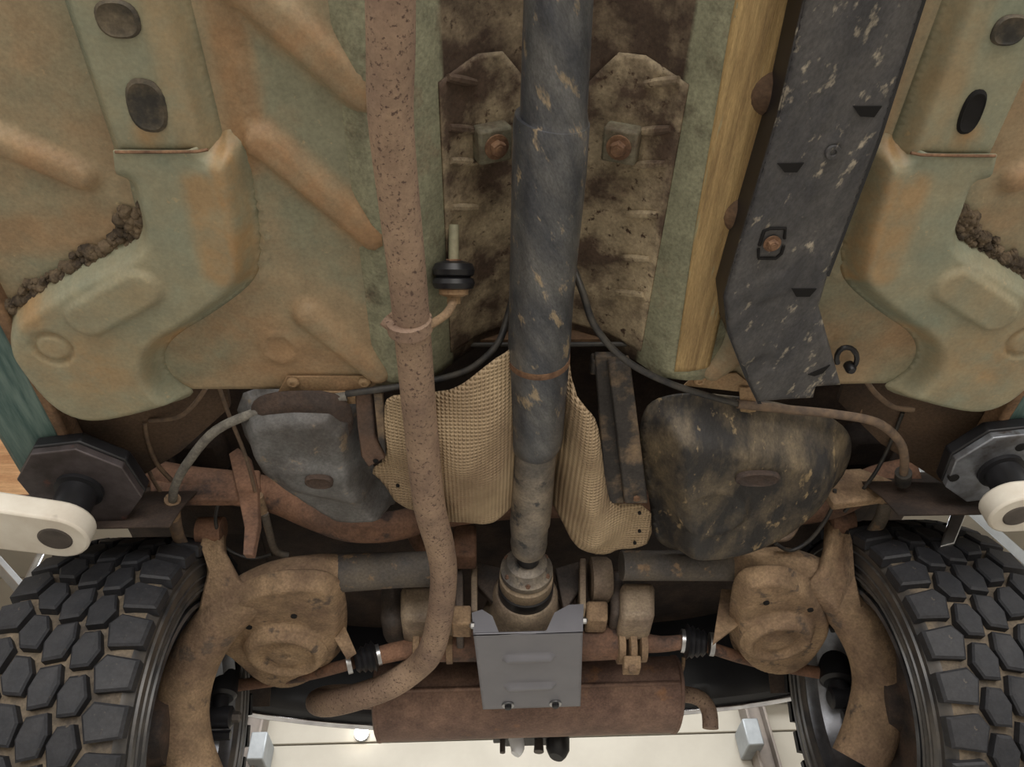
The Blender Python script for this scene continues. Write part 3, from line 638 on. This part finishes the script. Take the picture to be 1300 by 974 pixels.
# shock absorbers
def shock(label, top, mid, eye, wpx, ew):
    t = thing('shock_absorber', label, 'shock absorber', P(*eye[:2], Y=eye[2]))
    a, b, e = (P(v[0], v[1], Y=v[2]) for v in (top, mid, eye)); r = rad(b, wpx)
    MB().tube([a, b, b+(b-a).normalized()*.006], [r, r, r*.8], 24).build('body', 'rubber', t)
    MB().tube([b, e], r*.55, 14).build('neck', 'rubber', t)
    re = rad(e, ew); MB().lathe(e-Vector((.03, 0, 0)), (1, 0, 0), [(re*.7, 0), (re, .004), (re, .056), (re*.7, .06)], 24).build('eye_bush', 'rubber', t)
    MB().lathe(e+Vector((.028, 0, 0)), (1, 0, 0), [(re*.5, 0), (re*.5, .014), (re*.3, .018)], 6).build('bolt', 'steel_pin', t)
    MB().lathe(e+Vector((.01, .01, -re*1.5)), (1, 0, 0), [(re*.45, -.02), (re*.45, .02)], 6).build('lower_nut', 'rubber', t)
shock('black shock absorber inside the left wheel', (297, 760, 1.56), (281, 884, 1.56), (277, 911, 1.56), 38, 27)
shock('black shock absorber inside the right wheel', (1048, 740, 1.58), (1064, 866, 1.58), (1070, 886, 1.58), 44, 26)

# ================================================================== HALF SHAFTS
def half_shaft(label, inner, ring_px, rod, boot, outer):
    t = thing('half_shaft', label, 'axle shaft', P(*inner[0][:2], Y=inner[0][2]))
    for nm, mt, L, wd in (('inner_joint', 'rust_red', inner, None), ('rod', 'rust_red', rod, None), ('outer_rod', 'rust_red', outer, None)):
        q = [P(a, b, Y=c) for a, b, c, _ in L]; MB().tube(q, [rad(p, w_) for p, (_, _, _, w_) in zip(q, L)], 20, 3).build(nm, mt, t)
    a, b = P(*boot[0][:2], Y=boot[0][2]), P(*boot[1][:2], Y=boot[1][2]); r0 = rad(a, boot[0][3])
    pr = [(r0*.6, 0)]
    for k in range(4): pr += [(r0*(1-.08*k), .12+.2*k), (r0*(.8-.08*k), .22+.2*k)]
    MB().lathe(a, b-a, [(r, h*(b-a).length) for r, h in pr], 24).build('boot', 'rubber', t)
    for e, k in ((a, 1), (b, -1)):
        d = (b-a).normalized()*k; MB().lathe(e-d*.006, d, [(r0*.66, 0), (r0*.66, .009)], 20).build('boot_clamp', 'steel', t)
    for px, py, Yd, w_ in ring_px:
        c = P(px, py, Y=Yd); r = rad(c, w_); MB().lathe(c, (1, 0, 0), [(r*.8, -.008), (r, -.006), (r, .006), (r*.8, .008)], 24).build('collar', 'rust', t)
half_shaft('rusty half shaft with black boot between differential and left wheel', [(612, 815, 1.42, 48), (540, 817, 1.42, 46), (526, 818, 1.42, 42)], [(571, 816, 1.42, 52), (530, 818, 1.42, 48)],
           [(530, 822, 1.42, 24), (500, 828, 1.42, 24), (475, 834, 1.42, 22)], [(479, 832, 1.42, 40), (444, 842, 1.42, 30)], [(448, 842, 1.43, 15), (380, 859, 1.52, 15), (290, 872, 1.60, 15)])
half_shaft('rusty half shaft with black boot between differential and right wheel', [(735, 816, 1.42, 46), (775, 815, 1.42, 44), (792, 815, 1.42, 42)], [(786, 815, 1.42, 54), (800, 815, 1.42, 56), (814, 815, 1.42, 50)],
           [(812, 816, 1.42, 26), (840, 818, 1.42, 20), (868, 815, 1.42, 18)], [(868, 814, 1.42, 44), (902, 818, 1.42, 30)], [(900, 822, 1.43, 15), (960, 840, 1.52, 15), (1050, 856, 1.60, 15)])
t = thing('mount_tab', 'small rusty tab hanging under right half shaft joint', 'tab', P(803, 845, Y=1.4))
pbox('lug', 'rust', t, 792, 832, 814, 848, 1.40, .03, .003); MB().lathe(P(803, 850, Y=1.4), DOWN, [(.008, -.006), (.008, .006)], 6).build('nut', 'rust', t)

# ================================================================== FUEL TANKS, STRAPS, HEAT SHIELD
tl = thing('tank_guard', 'grey pressed steel tank guard left of the woven heat shield', 'tank guard', P(400, 580, Z=.83))
TLp = [xy(a, b, .87) for a, b in ((292, 515), (345, 496), (456, 500), (468, 585), (482, 612), (507, 642), (497, 655), (430, 657), (405, 645), (345, 606), (312, 580))]
panel('shell', 'tank_grey', tl, TLp, .83, [ridge(xy(385, 605, .83), xy(455, 620, .83), .045, .012, .5)], wall=(.035, .06), cha=1, res=.007)
panel('rough_coating', 'tank_under', tl, [xy(a, b, .845) for a, b in ((312, 518), (350, 504), (440, 506), (452, 560), (400, 580), (345, 578), (322, 556))], .828, zfun=lambda x, y: .02*sst((.93-y)/.12), wall=(.02, .012), cha=2, res=.008, thick=.002)
plug(405, 612, .022, .014, .1, tl, 'tank_under', Z=.815, name='drain_plug')
tr = thing('fuel_tank', 'black dusty plastic fuel tank right of the woven heat shield', 'fuel tank', P(945, 600, Z=.82))
TRp = [xy(a, b, .87) for a, b in ((812, 540), (830, 512), (880, 504), (960, 512), (1040, 528), (1080, 548), (1086, 582), (1066, 624), (1005, 672), (935, 700), (860, 707), (830, 690), (826, 640), (815, 590))]
panel('shell', 'tank_black', tr, TRp, .81, [ring(xy(903, 652, .81), .055, .008, .006, 0)], wall=(.07, .07), cha=2, res=.008, thick=.004)
plug(962, 608, .036, .016, .02, tr, 'tank_under', Z=.806, name='drain_recess'); plug(995, 648, .008, .006, 0, tr, 'bracket_tan', Z=.815, name='stud')
st = thing('tank_strap', 'dark ribbed tank strap beside right edge of heat shield', 'strap', P(795, 600, Z=.84))
MB().plate([P(755, 452, Z=.90), P(778, 452, Z=.90), P(793, 640, Z=.845), P(768, 640, Z=.845)], (0, 0, .012)).build('rail', 'strap', st, .003)
MB().plate([P(772, 462, Z=.885), P(800, 458, Z=.885), P(823, 640, Z=.835), P(793, 640, Z=.835)], (0, 0, .016)).build('rail', 'strap', st, .003)
MB().lathe(P(808, 632, Z=.833), DOWN, [(.006, 0), (.006, .004)], 6).build('bolt', 'rust_edge', st)
MB().box(P(770, 462, Z=.91), (1, 0, 0), (0, 1, 0), (0, 0, 1), .05, .03, .02).build('hook', 'strap', st, .003)
s2 = thing('tank_strap', 'brown curved tank strap beside left edge of heat shield', 'strap', P(470, 560, Z=.84))
MB().plate([P(450, 498, Z=.87), P(472, 498, Z=.87), P(476, 555, Z=.845), P(490, 582, Z=.835), (P(468, 594, Z=.835)), P(458, 580, Z=.84), P(454, 540, Z=.85)], (0, 0, .01)).build('rail', 'strap_brown', s2, .003)
MB().plate([P(474, 500, Z=.86), P(486, 500, Z=.86), P(489, 560, Z=.84), P(490, 580, Z=.832), P(480, 560, Z=.84)], (0, 0, .014)).build('rib', 'strap', s2, .002)
MB().lathe(P(477, 585, Z=.833), DOWN, [(.0045, 0), (.004, .002)], 12).build('hole', 'hole_shade', s2)
hs = thing('heat_shield', 'tan dimpled metal heat shield arching behind the propeller shaft', 'heat shield', P(660, 570, Z=.85))
HP = [(487, 520), (492, 503), (520, 494), (560, 486), (600, 468), (640, 448), (700, 446), (724, 470), (728, 502), (745, 510), (757, 528), (762, 560), (768, 610), (776, 641), (827, 643), (828, 690), (804, 697), (786, 700), (772, 707), (752, 706), (728, 692), (712, 672), (690, 655), (648, 655), (620, 661), (590, 660), (555, 655), (505, 640), (485, 612), (469, 597), (490, 583)]
Lc = xy(590, 570, .84); Rc0, Rc1 = xy(738, 520, .84), xy(752, 680, .84)
def hz(x, y):
    b1 = -.055*np.exp(-((x-Lc[0])/.085)**2-((y-Lc[1])/.16)**2)
    ex, ey = Rc1[0]-Rc0[0], Rc1[1]-Rc0[1]; tt = np.clip(((x-Rc0[0])*ex+(y-Rc0[1])*ey)/(ex*ex+ey*ey), 0, 1); d = np.hypot(x-Rc0[0]-tt*ex, y-Rc0[1]-tt*ey)
    b2 = -.035*np.exp(-(d/.035)**2); b3 = .07*np.exp(-((x-.0)/.045)**2)
    return b1+b2+b3 + .004*np.sin(x*60)*np.sin(y*45)
hpl = [xy(a, b, .85) for a, b in HP]
panel('sheet', 'shield', hs, hpl, .85, zfun=hz, cha=1, res=.006, wall=(.008, .004), thick=.002)
for px, py in ((505, 617), (812, 652), (812, 675), (806, 690)):
    MB().lathe(P(px, py, Z=.842), DOWN, [(.003, -.003), (.003, .001)], 10).build('rivet_hole', 'hole_shade', hs)

# ================================================================== CROSSMEMBER AND BODY MOUNTS
cm = thing('crossmember', 'red-rusty tubular crossmember passing behind tank and heat shield', 'crossmember', P(430, 660, Y=1.14))
q = [(180, 600, 1.10, 40), (235, 612, 1.10, 42), (300, 620, 1.11, 44), (350, 630, 1.12, 44), (400, 652, 1.13, 42), (445, 668, 1.15, 40), (500, 668, 1.16, 38), (560, 652, 1.18, 38), (660, 640, 1.20, 38), (800, 640, 1.20, 38), (960, 650, 1.19, 38), (1050, 640, 1.16, 40), (1110, 612, 1.12, 40), (1160, 600, 1.10, 40)]
w_ = [P(a, b, Y=c) for a, b, c, _ in q]; MB().tube(w_, [rad(p, k[3]) for p, k in zip(w_, q)], 20, 6).build('tube', 'rust_red', cm)
for s, (px, py) in ((-1, (250, 560)), (1, (1105, 555))):
    c = P(px, py, Y=1.12); MB().box(c+Vector((0, .02, .03)), (1, 0, 0), (0, 1, 0), (0, 0, 1), .12, .10, .12).build('mount_box', 'under_dark', cm, .02)
pbox('side_bracket', 'rust_red', cm, 190, 596, 330, 634, 1.08, .02, .004)
MB().plate([P(a, b, Y=1.07) for a, b in ((290, 576), (302, 568), (316, 580), (326, 620), (328, 665), (320, 704), (308, 704), (310, 670), (302, 630))], (.004, .012, 0)).build('fin_plate', 'rust_red', cm, .002)
MB().plate([P(a, b, Y=1.08) for a, b in ((1052, 628), (1060, 596), (1092, 594), (1125, 606), (1155, 618), (1148, 638), (1120, 632), (1060, 640))], (0, .02, 0)).build('end_bracket', 'rust', cm, .004)
MB().lathe(P(1140, 625, Y=1.078), (0, -1, -.3), [(.010, -.004), (.010, .002), (.006, .002), (.006, -.002)], 16).build('bracket_hole', 'hole_shade', cm)
for px, py in ((227, 538), (1107, 522)):
    MB().lathe(P(px, py, Z=.95), DOWN, [(.02, -.01), (.02, 0), (.008, .001), (.008, -.004)], 18).build('mount_eye', 'rust', cm)
ytube('support_strut', 'rust_red', cm, [(512, 650, 1.2), (530, 690, 1.24), (548, 705, 1.26)], 16, 10)
pbox('centre_bracket', 'rust_red', cm, 575, 665, 605, 705, 1.24, .05, .006)

# ================================================================== CABLES AND BRAKE LINES
def cable(name, label, cat, matn, pts, wpx, ends=()):
    t = thing(name, label, cat, P(pts[0][0], pts[0][1], Z=pts[0][2]))
    ztube('sheath', matn, t, pts, wpx, 10, 6)
    for pts2, w2, m2 in ends: ztube('ferrule', m2, t, pts2, w2, 12, 3)
cable('brake_cable', 'black cable curving out of the tunnel left of shaft', 'cable', 'cable_black', [(655, 360, .93), (645, 400, .91), (632, 436, .88), (604, 464, .865), (572, 478, .862), (520, 489, .862), (462, 497, .862), (440, 500, .866)], 9)
cable('brake_cable', 'thick grey cable arching from left floor bracket down to left arm', 'cable', 'cable_grey', [(440, 503, .866), (398, 510, .862), (335, 521, .86), (275, 546, .86), (238, 588, .865), (222, 618, .875), (219, 640, .885)], 12,
      [([(219, 634, .884), (219, 656, .89)], 20, 'rust'), ([(221, 652, .89), (226, 680, .89), (240, 706, .89), (252, 726, .89)], 15, 'line_tan')])
cable('brake_cable', 'black cable from tunnel right of shaft, then along tank to right arm', 'cable', 'cable_black', [(728, 340, .93), (740, 372, .90), (754, 412, .885), (782, 447, .872), (818, 472, .865), (870, 494, .864), (940, 514, .864)], 9)
cable('brake_cable', 'grey cable arching over the fuel tank to right bracket', 'cable', 'line_tan', [(936, 513, .864), (1000, 520, .862), (1060, 526, .86), (1112, 536, .862), (1140, 558, .866), (1148, 580, .872), (1147, 604, .885)], 11.5,
      [([(1147, 600, .884), (1146, 612, .888)], 20, 'cable_black'), ([(1126, 634, .90), (1118, 660, .90), (1104, 682, .89), (1090, 694, .88)], 17, 'arm_dark')])
cable('brake_line', 'thin tan brake line beside left lift pad', 'brake line', 'line_tan', [(184, 536, .93), (188, 562, .93), (200, 590, .93), (218, 610, .93)], 6)
cable('brake_line', 'thin brown brake line reaching down along left wheel housing', 'brake line', 'line_tan', [(182, 560, .95), (190, 600, .94), (206, 630, .93), (216, 664, .92)], 5)
cable('brake_line', 'thin dark brake line under left floor edge', 'brake line', 'line_tan', [(190, 534, .93), (225, 530, .92), (246, 514, .91), (262, 492, .90)], 6)
cable('brake_line', 'thin brake line crossing behind grey cable to hose fitting', 'brake line', 'line_tan', [(276, 485, .93), (290, 525, .93), (312, 580, .93), (326, 632, .92)], 5, [([(326, 630, .92), (332, 650, .915)], 16, 'rust'), ([(336, 652, .91), (342, 676, .905), (350, 700, .90), (366, 706, .90)], 10, 'arm_dark')])
cable('sensor_wire', 'black looping wire in front of left arm horn', 'wire', 'cable_black', [(277, 640, .93), (274, 665, .92), (286, 695, .91), (318, 709, .90), (345, 704, .90)], 4.5)
cable('brake_line', 'thin brake line hanging from right floor over the tank end', 'brake line', 'line_tan', [(1096, 478, .90), (1112, 500, .905), (1135, 517, .91), (1160, 520, .91)], 7)
cable('brake_line', 'thin dark line slanting from right bracket to right arm horn', 'brake line', 'cable_black', [(1146, 524, .93), (1128, 568, .93), (1108, 605, .92), (1072, 650, .91)], 5)
cable('sensor_wire', 'dark looping wire between fuel tank and right arm horn', 'wire', 'cable_black', [(984, 690, .88), (1004, 699, .88), (1030, 684, .89), (1054, 650, .90), (1060, 622, .91)], 5)
cable('brake_hose', 'short tan hose bend behind fuel tank end', 'hose', 'line_tan', [(984, 684, .89), (1000, 682, .89), (1010, 668, .90), (1012, 655, .91)], 9)

# ================================================================== WHEELS
def wheel(label, s, Xin, Yc, Zc):
    Xo = Xin+s*.235; c = Vector(((Xin+Xo)/2, Yc, 1+Zc)); t = thing('wheel', label, 'wheel', (c.x, Yc, 1+Zc))
    ax = Vector((-s, 0, 0))     # towards the car's centre
    hw = .1175; R_ = .336
    tyre = MB().lathe(c, ax, [(.225, -hw+.02), (.26, -hw), (.305, -hw-.003), (.325, -hw+.012), (R_-.007, -hw+.03), (R_-.004, 0), (R_-.007, hw-.03), (.325, hw-.012), (.318, hw-.006), (.31, hw+.002), (.306, hw+.0005), (.285, hw+.004), (.262, hw), (.258, hw+.003), (.245, hw), (.228, hw-.012), (.222, hw-.02)], 96, False).build('tyre', 'sidewall', t)
    tyre.data.materials.append(M['tyre'])
    for p in tyre.data.polygons:
        r = math.hypot(p.center.y, p.center.z)
        if r > .326: p.material_index = 1
    for r in (.252, .275, .298): MB().lathe(c, ax, [(r-.002, hw+.001), (r, hw+.0055), (r+.002, hw+.001)], 96, False).build('sidewall_ring', 'sidewall', tyre)
    n = 32; kinds = []
    def block(name, outline, h, drop=0):
        V = []; k = len(outline); mx = sum(o[0] for o in outline)/k; my = sum(o[1] for o in outline)/k
        outline = [(mx+(a-mx)*1.1, my+(b-my)*1.3) for a, b in outline]
        for q, z in ((1.0, -.008), (1.0, h*.75), (.86, h)):
            for a, b in outline:
                cx_ = sum(o[0] for o in outline)/k; cy_ = sum(o[1] for o in outline)/k
                th = (cy_+(b-cy_)*q)/R_; xx = cx_+(a-cx_)*q; rr = R_+z-drop*max(0, abs(xx)-.07)/.05
                V.append((xx*-ax.x*-1 if False else xx*ax.x, rr*math.sin(th), rr*math.cos(th)))
        F = [tuple(range(2*k, 3*k))]+[(j*k+i, j*k+(i+1) % k, (j+1)*k+(i+1) % k, (j+1)*k+i) for j in range(2) for i in range(k)]
        me = bpy.data.meshes.new(name); me.from_pydata(V, [], F); me.materials.append(M['tread'])
        import bmesh
        b = bmesh.new(); b.from_mesh(me); bmesh.ops.recalc_face_normals(b, faces=b.faces); b.to_mesh(me); b.free(); return me
    P0 = 2*math.pi*R_/n
    sh = block('tread_block', [(.075, -.020), (.118, -.016), (.120, .018), (.078, .022), (.066, .008)], .012, .012)
    so = block('tread_block', [(-.075, -.020), (-.066, .006), (-.078, .020), (-.120, .018), (-.118, -.018)], .012, .012)
    m1 = block('tread_block', [(.030, -.022), (.054, -.020), (.064, -.002), (.054, .022), (.034, .020), (.024, .002)], .012)
    m2 = block('tread_block', [(-.030, -.022), (-.024, .002), (-.034, .020), (-.054, .022), (-.064, -.002), (-.054, -.020)], .012)
    mc = block('tread_block', [(-.014, -.024), (.012, -.020), (.020, .002), (.014, .024), (-.012, .020), (-.020, -.002)], .012)
    for me, off in ((sh, 0), (so, .5), (m1, .45), (m2, .0), (mc, .25)):
        for k in range(n):
            o = bpy.data.objects.new('tread_block', me); link(o, tyre); o.rotation_euler.x = 2*math.pi*(k+off)/n
    rim = MB().lathe(c, ax, [(.20, -hw+.03), (.212, -hw+.01), (.20, -.06), (.178, -.04), (.178, .03), (.195, .07), (.205, hw-.028), (.222, hw-.022), (.229, hw-.012), (.229, hw-.004), (.222, hw-.002), (.214, hw-.012), (.200, hw-.02), (.190, .07), (.170, .03), (.170, -.045), (.10, -.06), (.04, -.07)], 80, False).build('rim', 'rim', t)
    MB().lathe(c, ax, [(.15, -.04), (.155, -.03), (.155, .03), (.145, .038), (.06, .045), (.055, .07), (.03, .075)], 48).build('brake_drum', 'brake', t)
    for k in range(5):
        a = k*2*math.pi/5+.4; MB().lathe(c+Vector((0, math.cos(a)*.1, math.sin(a)*.1)), ax, [(.009, .03), (.009, .046)], 6).build('nut', 'brake', t)
    return t
wheel('chunky off-road tyre and wheel on the left side', -1, -.618, 1.42, .655)
wheel('chunky off-road tyre and wheel on the right side', 1, .618, 1.45, .69)

# ================================================================== REAR BUMPER AND TOW FITTING
bp = thing('rear_bumper', 'black rear bumper with shiny lower lip behind the muffler', 'bumper', (0, 2.0, 1.92))
bl = [P(285, 898, Y=1.86), P(340, 909, Y=1.93), P(475, 922, Y=2.0), P(665, 922, Y=2.03), P(860, 904, Y=2.0), P(960, 893, Y=1.93), P(1020, 882, Y=1.86)]
bz = sum(p.z for p in bl)/len(bl)
bl, _ = smooth_path(bl, [0]*len(bl), 6)
V = []; F = []
for p in bl: V += [p, p+Vector((0, -.03, .012)), p+Vector((0, -.05, .05)), p+Vector((0, -.05, .26)), p+Vector((0, .04, .26)), p+Vector((0, .03, .03))]
for i in range(len(bl)-1):
    for k in range(6): F.append((i*6+k, i*6+(k+1) % 6, (i+1)*6+(k+1) % 6, (i+1)*6+k))
F += [tuple(range(6)), tuple(range((len(bl)-1)*6, len(bl)*6))]
MB().add(V, F, False).build('skin', 'bumper', bp, .004)
MB().tube(bl, .010, 10).build('lip', 'chrome', bp)
tw = thing('tow_fitting', 'dark tow fitting with white tag hanging below the muffler', 'tow fitting', P(670, 940, Y=1.95))
a = P(626, 938, Y=1.95); b = P(720, 936, Y=1.95); MB().box((a+b)/2, b-a, (0, 1, 0), (0, 0, 1), (b-a).length, .03, .012).build('bar', 'bumper', tw, .003)
MB().abox(a.x+.03, b.x-.02, 1.945, 2.01, a.z+.004, a.z+.06).build('hanger_plate', 'bumper', tw, .004)
ytube('bolt', 'steel_pin', tw, [(638, 936, 1.95), (638, 956, 1.95)], 7, 10, 0)
ytube('tag', 'glass_white', tw, [(655, 937, 1.94), (657, 950, 1.94), (654, 958, 1.94)], [20, 18, 12], 12, 3)
ytube('socket', 'rubber', tw, [(708, 930, 1.95), (708, 952, 1.96), (706, 962, 1.96)], [30, 30, 18], 18, 2); ytube('hook', 'steel_pin', tw, [(684, 936, 1.95), (684, 955, 1.95)], [10, 13], 12, 2)

# ================================================================== LIFT ARMS AND PADS
def octo(c, r, th, rot, n=8):
    return [c+Vector((math.cos(rot+2*math.pi*k/n)*r, math.sin(rot+2*math.pi*k/n)*r, 0)) for k in range(n)]
def lift_arm(label, c, s, plate_m, post_r, pl_r, holes, arm_end, far, armw, white_hole):
    t = thing('lift_arm', label, 'lift arm', (c.x, c.y, 1.73))
    MB().plate(octo(c, pl_r*1.02, 0, .25)+[], (0, 0, .022)).build('rubber_pad', 'rubber', t, .003)
    pl = MB().plate([p-Vector((0, 0, .014)) for p in octo(c, pl_r, 0, .25)], (0, 0, .0135)).build('pad_plate', plate_m, t, .002)
    for hx_, hy in holes:
        p = P(hx_, hy, Z=c.z-1-.0145); MB().lathe(p, DOWN, [(.0085, -.006), (.0085, .001), (.001, .0012)], 14).build('bolt_hole', 'hole_shade', pl)
    MB().lathe(c-Vector((0, 0, .013)), DOWN, [(post_r*1.25, 0), (post_r*1.25, .008), (post_r, .010), (post_r, c.z-.013-1.771)], 32).build('post', 'rubber', t)
    e = arm_end; d = (Vector(far)-Vector(e)); d.z = 0; d.normalize(); nrm = Vector((-d.y, d.x, 0))
    out = [Vector(e)+(-d*math.cos(a)+nrm*math.sin(a))*armw for a in np.linspace(-math.pi/2, math.pi/2, 15)]
    far = Vector(e)+d*((s*1.95-e.x)/d.x)
    out += [far+nrm*armw*1.4, far-nrm*armw*1.4]
    b = MB().abox(min(s*1.9, s*2.2), max(s*1.9, s*2.2), far.y-.18, far.y-.15, 0, 4.2).abox(min(s*1.9, s*2.2), max(s*1.9, s*2.2), far.y+.15, far.y+.18, 0, 4.2).abox(min(s*2.17, s*2.2), max(s*2.17, s*2.2), far.y-.15, far.y+.15, 0, 4.2)
    b.build('column', 'arm_grey', t, .004); MB().abox(min(s*1.92, s*2.16), max(s*1.92, s*2.16), far.y-.145, far.y+.145, e.z-.15, e.z+.35).build('carriage', 'white_paint', t, .006)
    MB().abox(min(s*1.85, s*2.35), max(s*1.85, s*2.35), far.y-.3, far.y+.3, 0, .015).build('base_plate', 'arm_grey', t, .003)
    MB().plate(out, (0, 0, .036)).build('arm', 'white_paint', t, .004)
    MB().lathe(Vector(e)+Vector((0, 0, .002)), DOWN, [(armw*.52, -.01), (armw*.52, .003), (armw*.46, .004)], 28).build('pin', 'steel_pin', t)
    return t
cl = P(106, 612, Z=.842); cr = P(1264, 588, Z=.842)
lift_arm('white lift arm with black post and dark octagonal pad under left sill', cl, -1, 'pad_dark', .029, .092, (), P(70, 684, Z=.735), P(-260, 640, Z=.735), .047, False)
ra = lift_arm('white lift arm with black post and galvanised octagonal pad under right sill', cr, 1, 'pad_zinc', .029, .086, [(1211, 607), (1296, 568)], P(1292, 655, Z=.735), P(1560, 640, Z=.735), .043, True)
MB().plate([P(1216, 628, Y=1.12), P(1238, 624, Y=1.12), P(1212, 690, Y=1.12), P(1194, 694, Y=1.12)], (0, .012, 0)).build('lock_strip', 'steel', ra, .002)
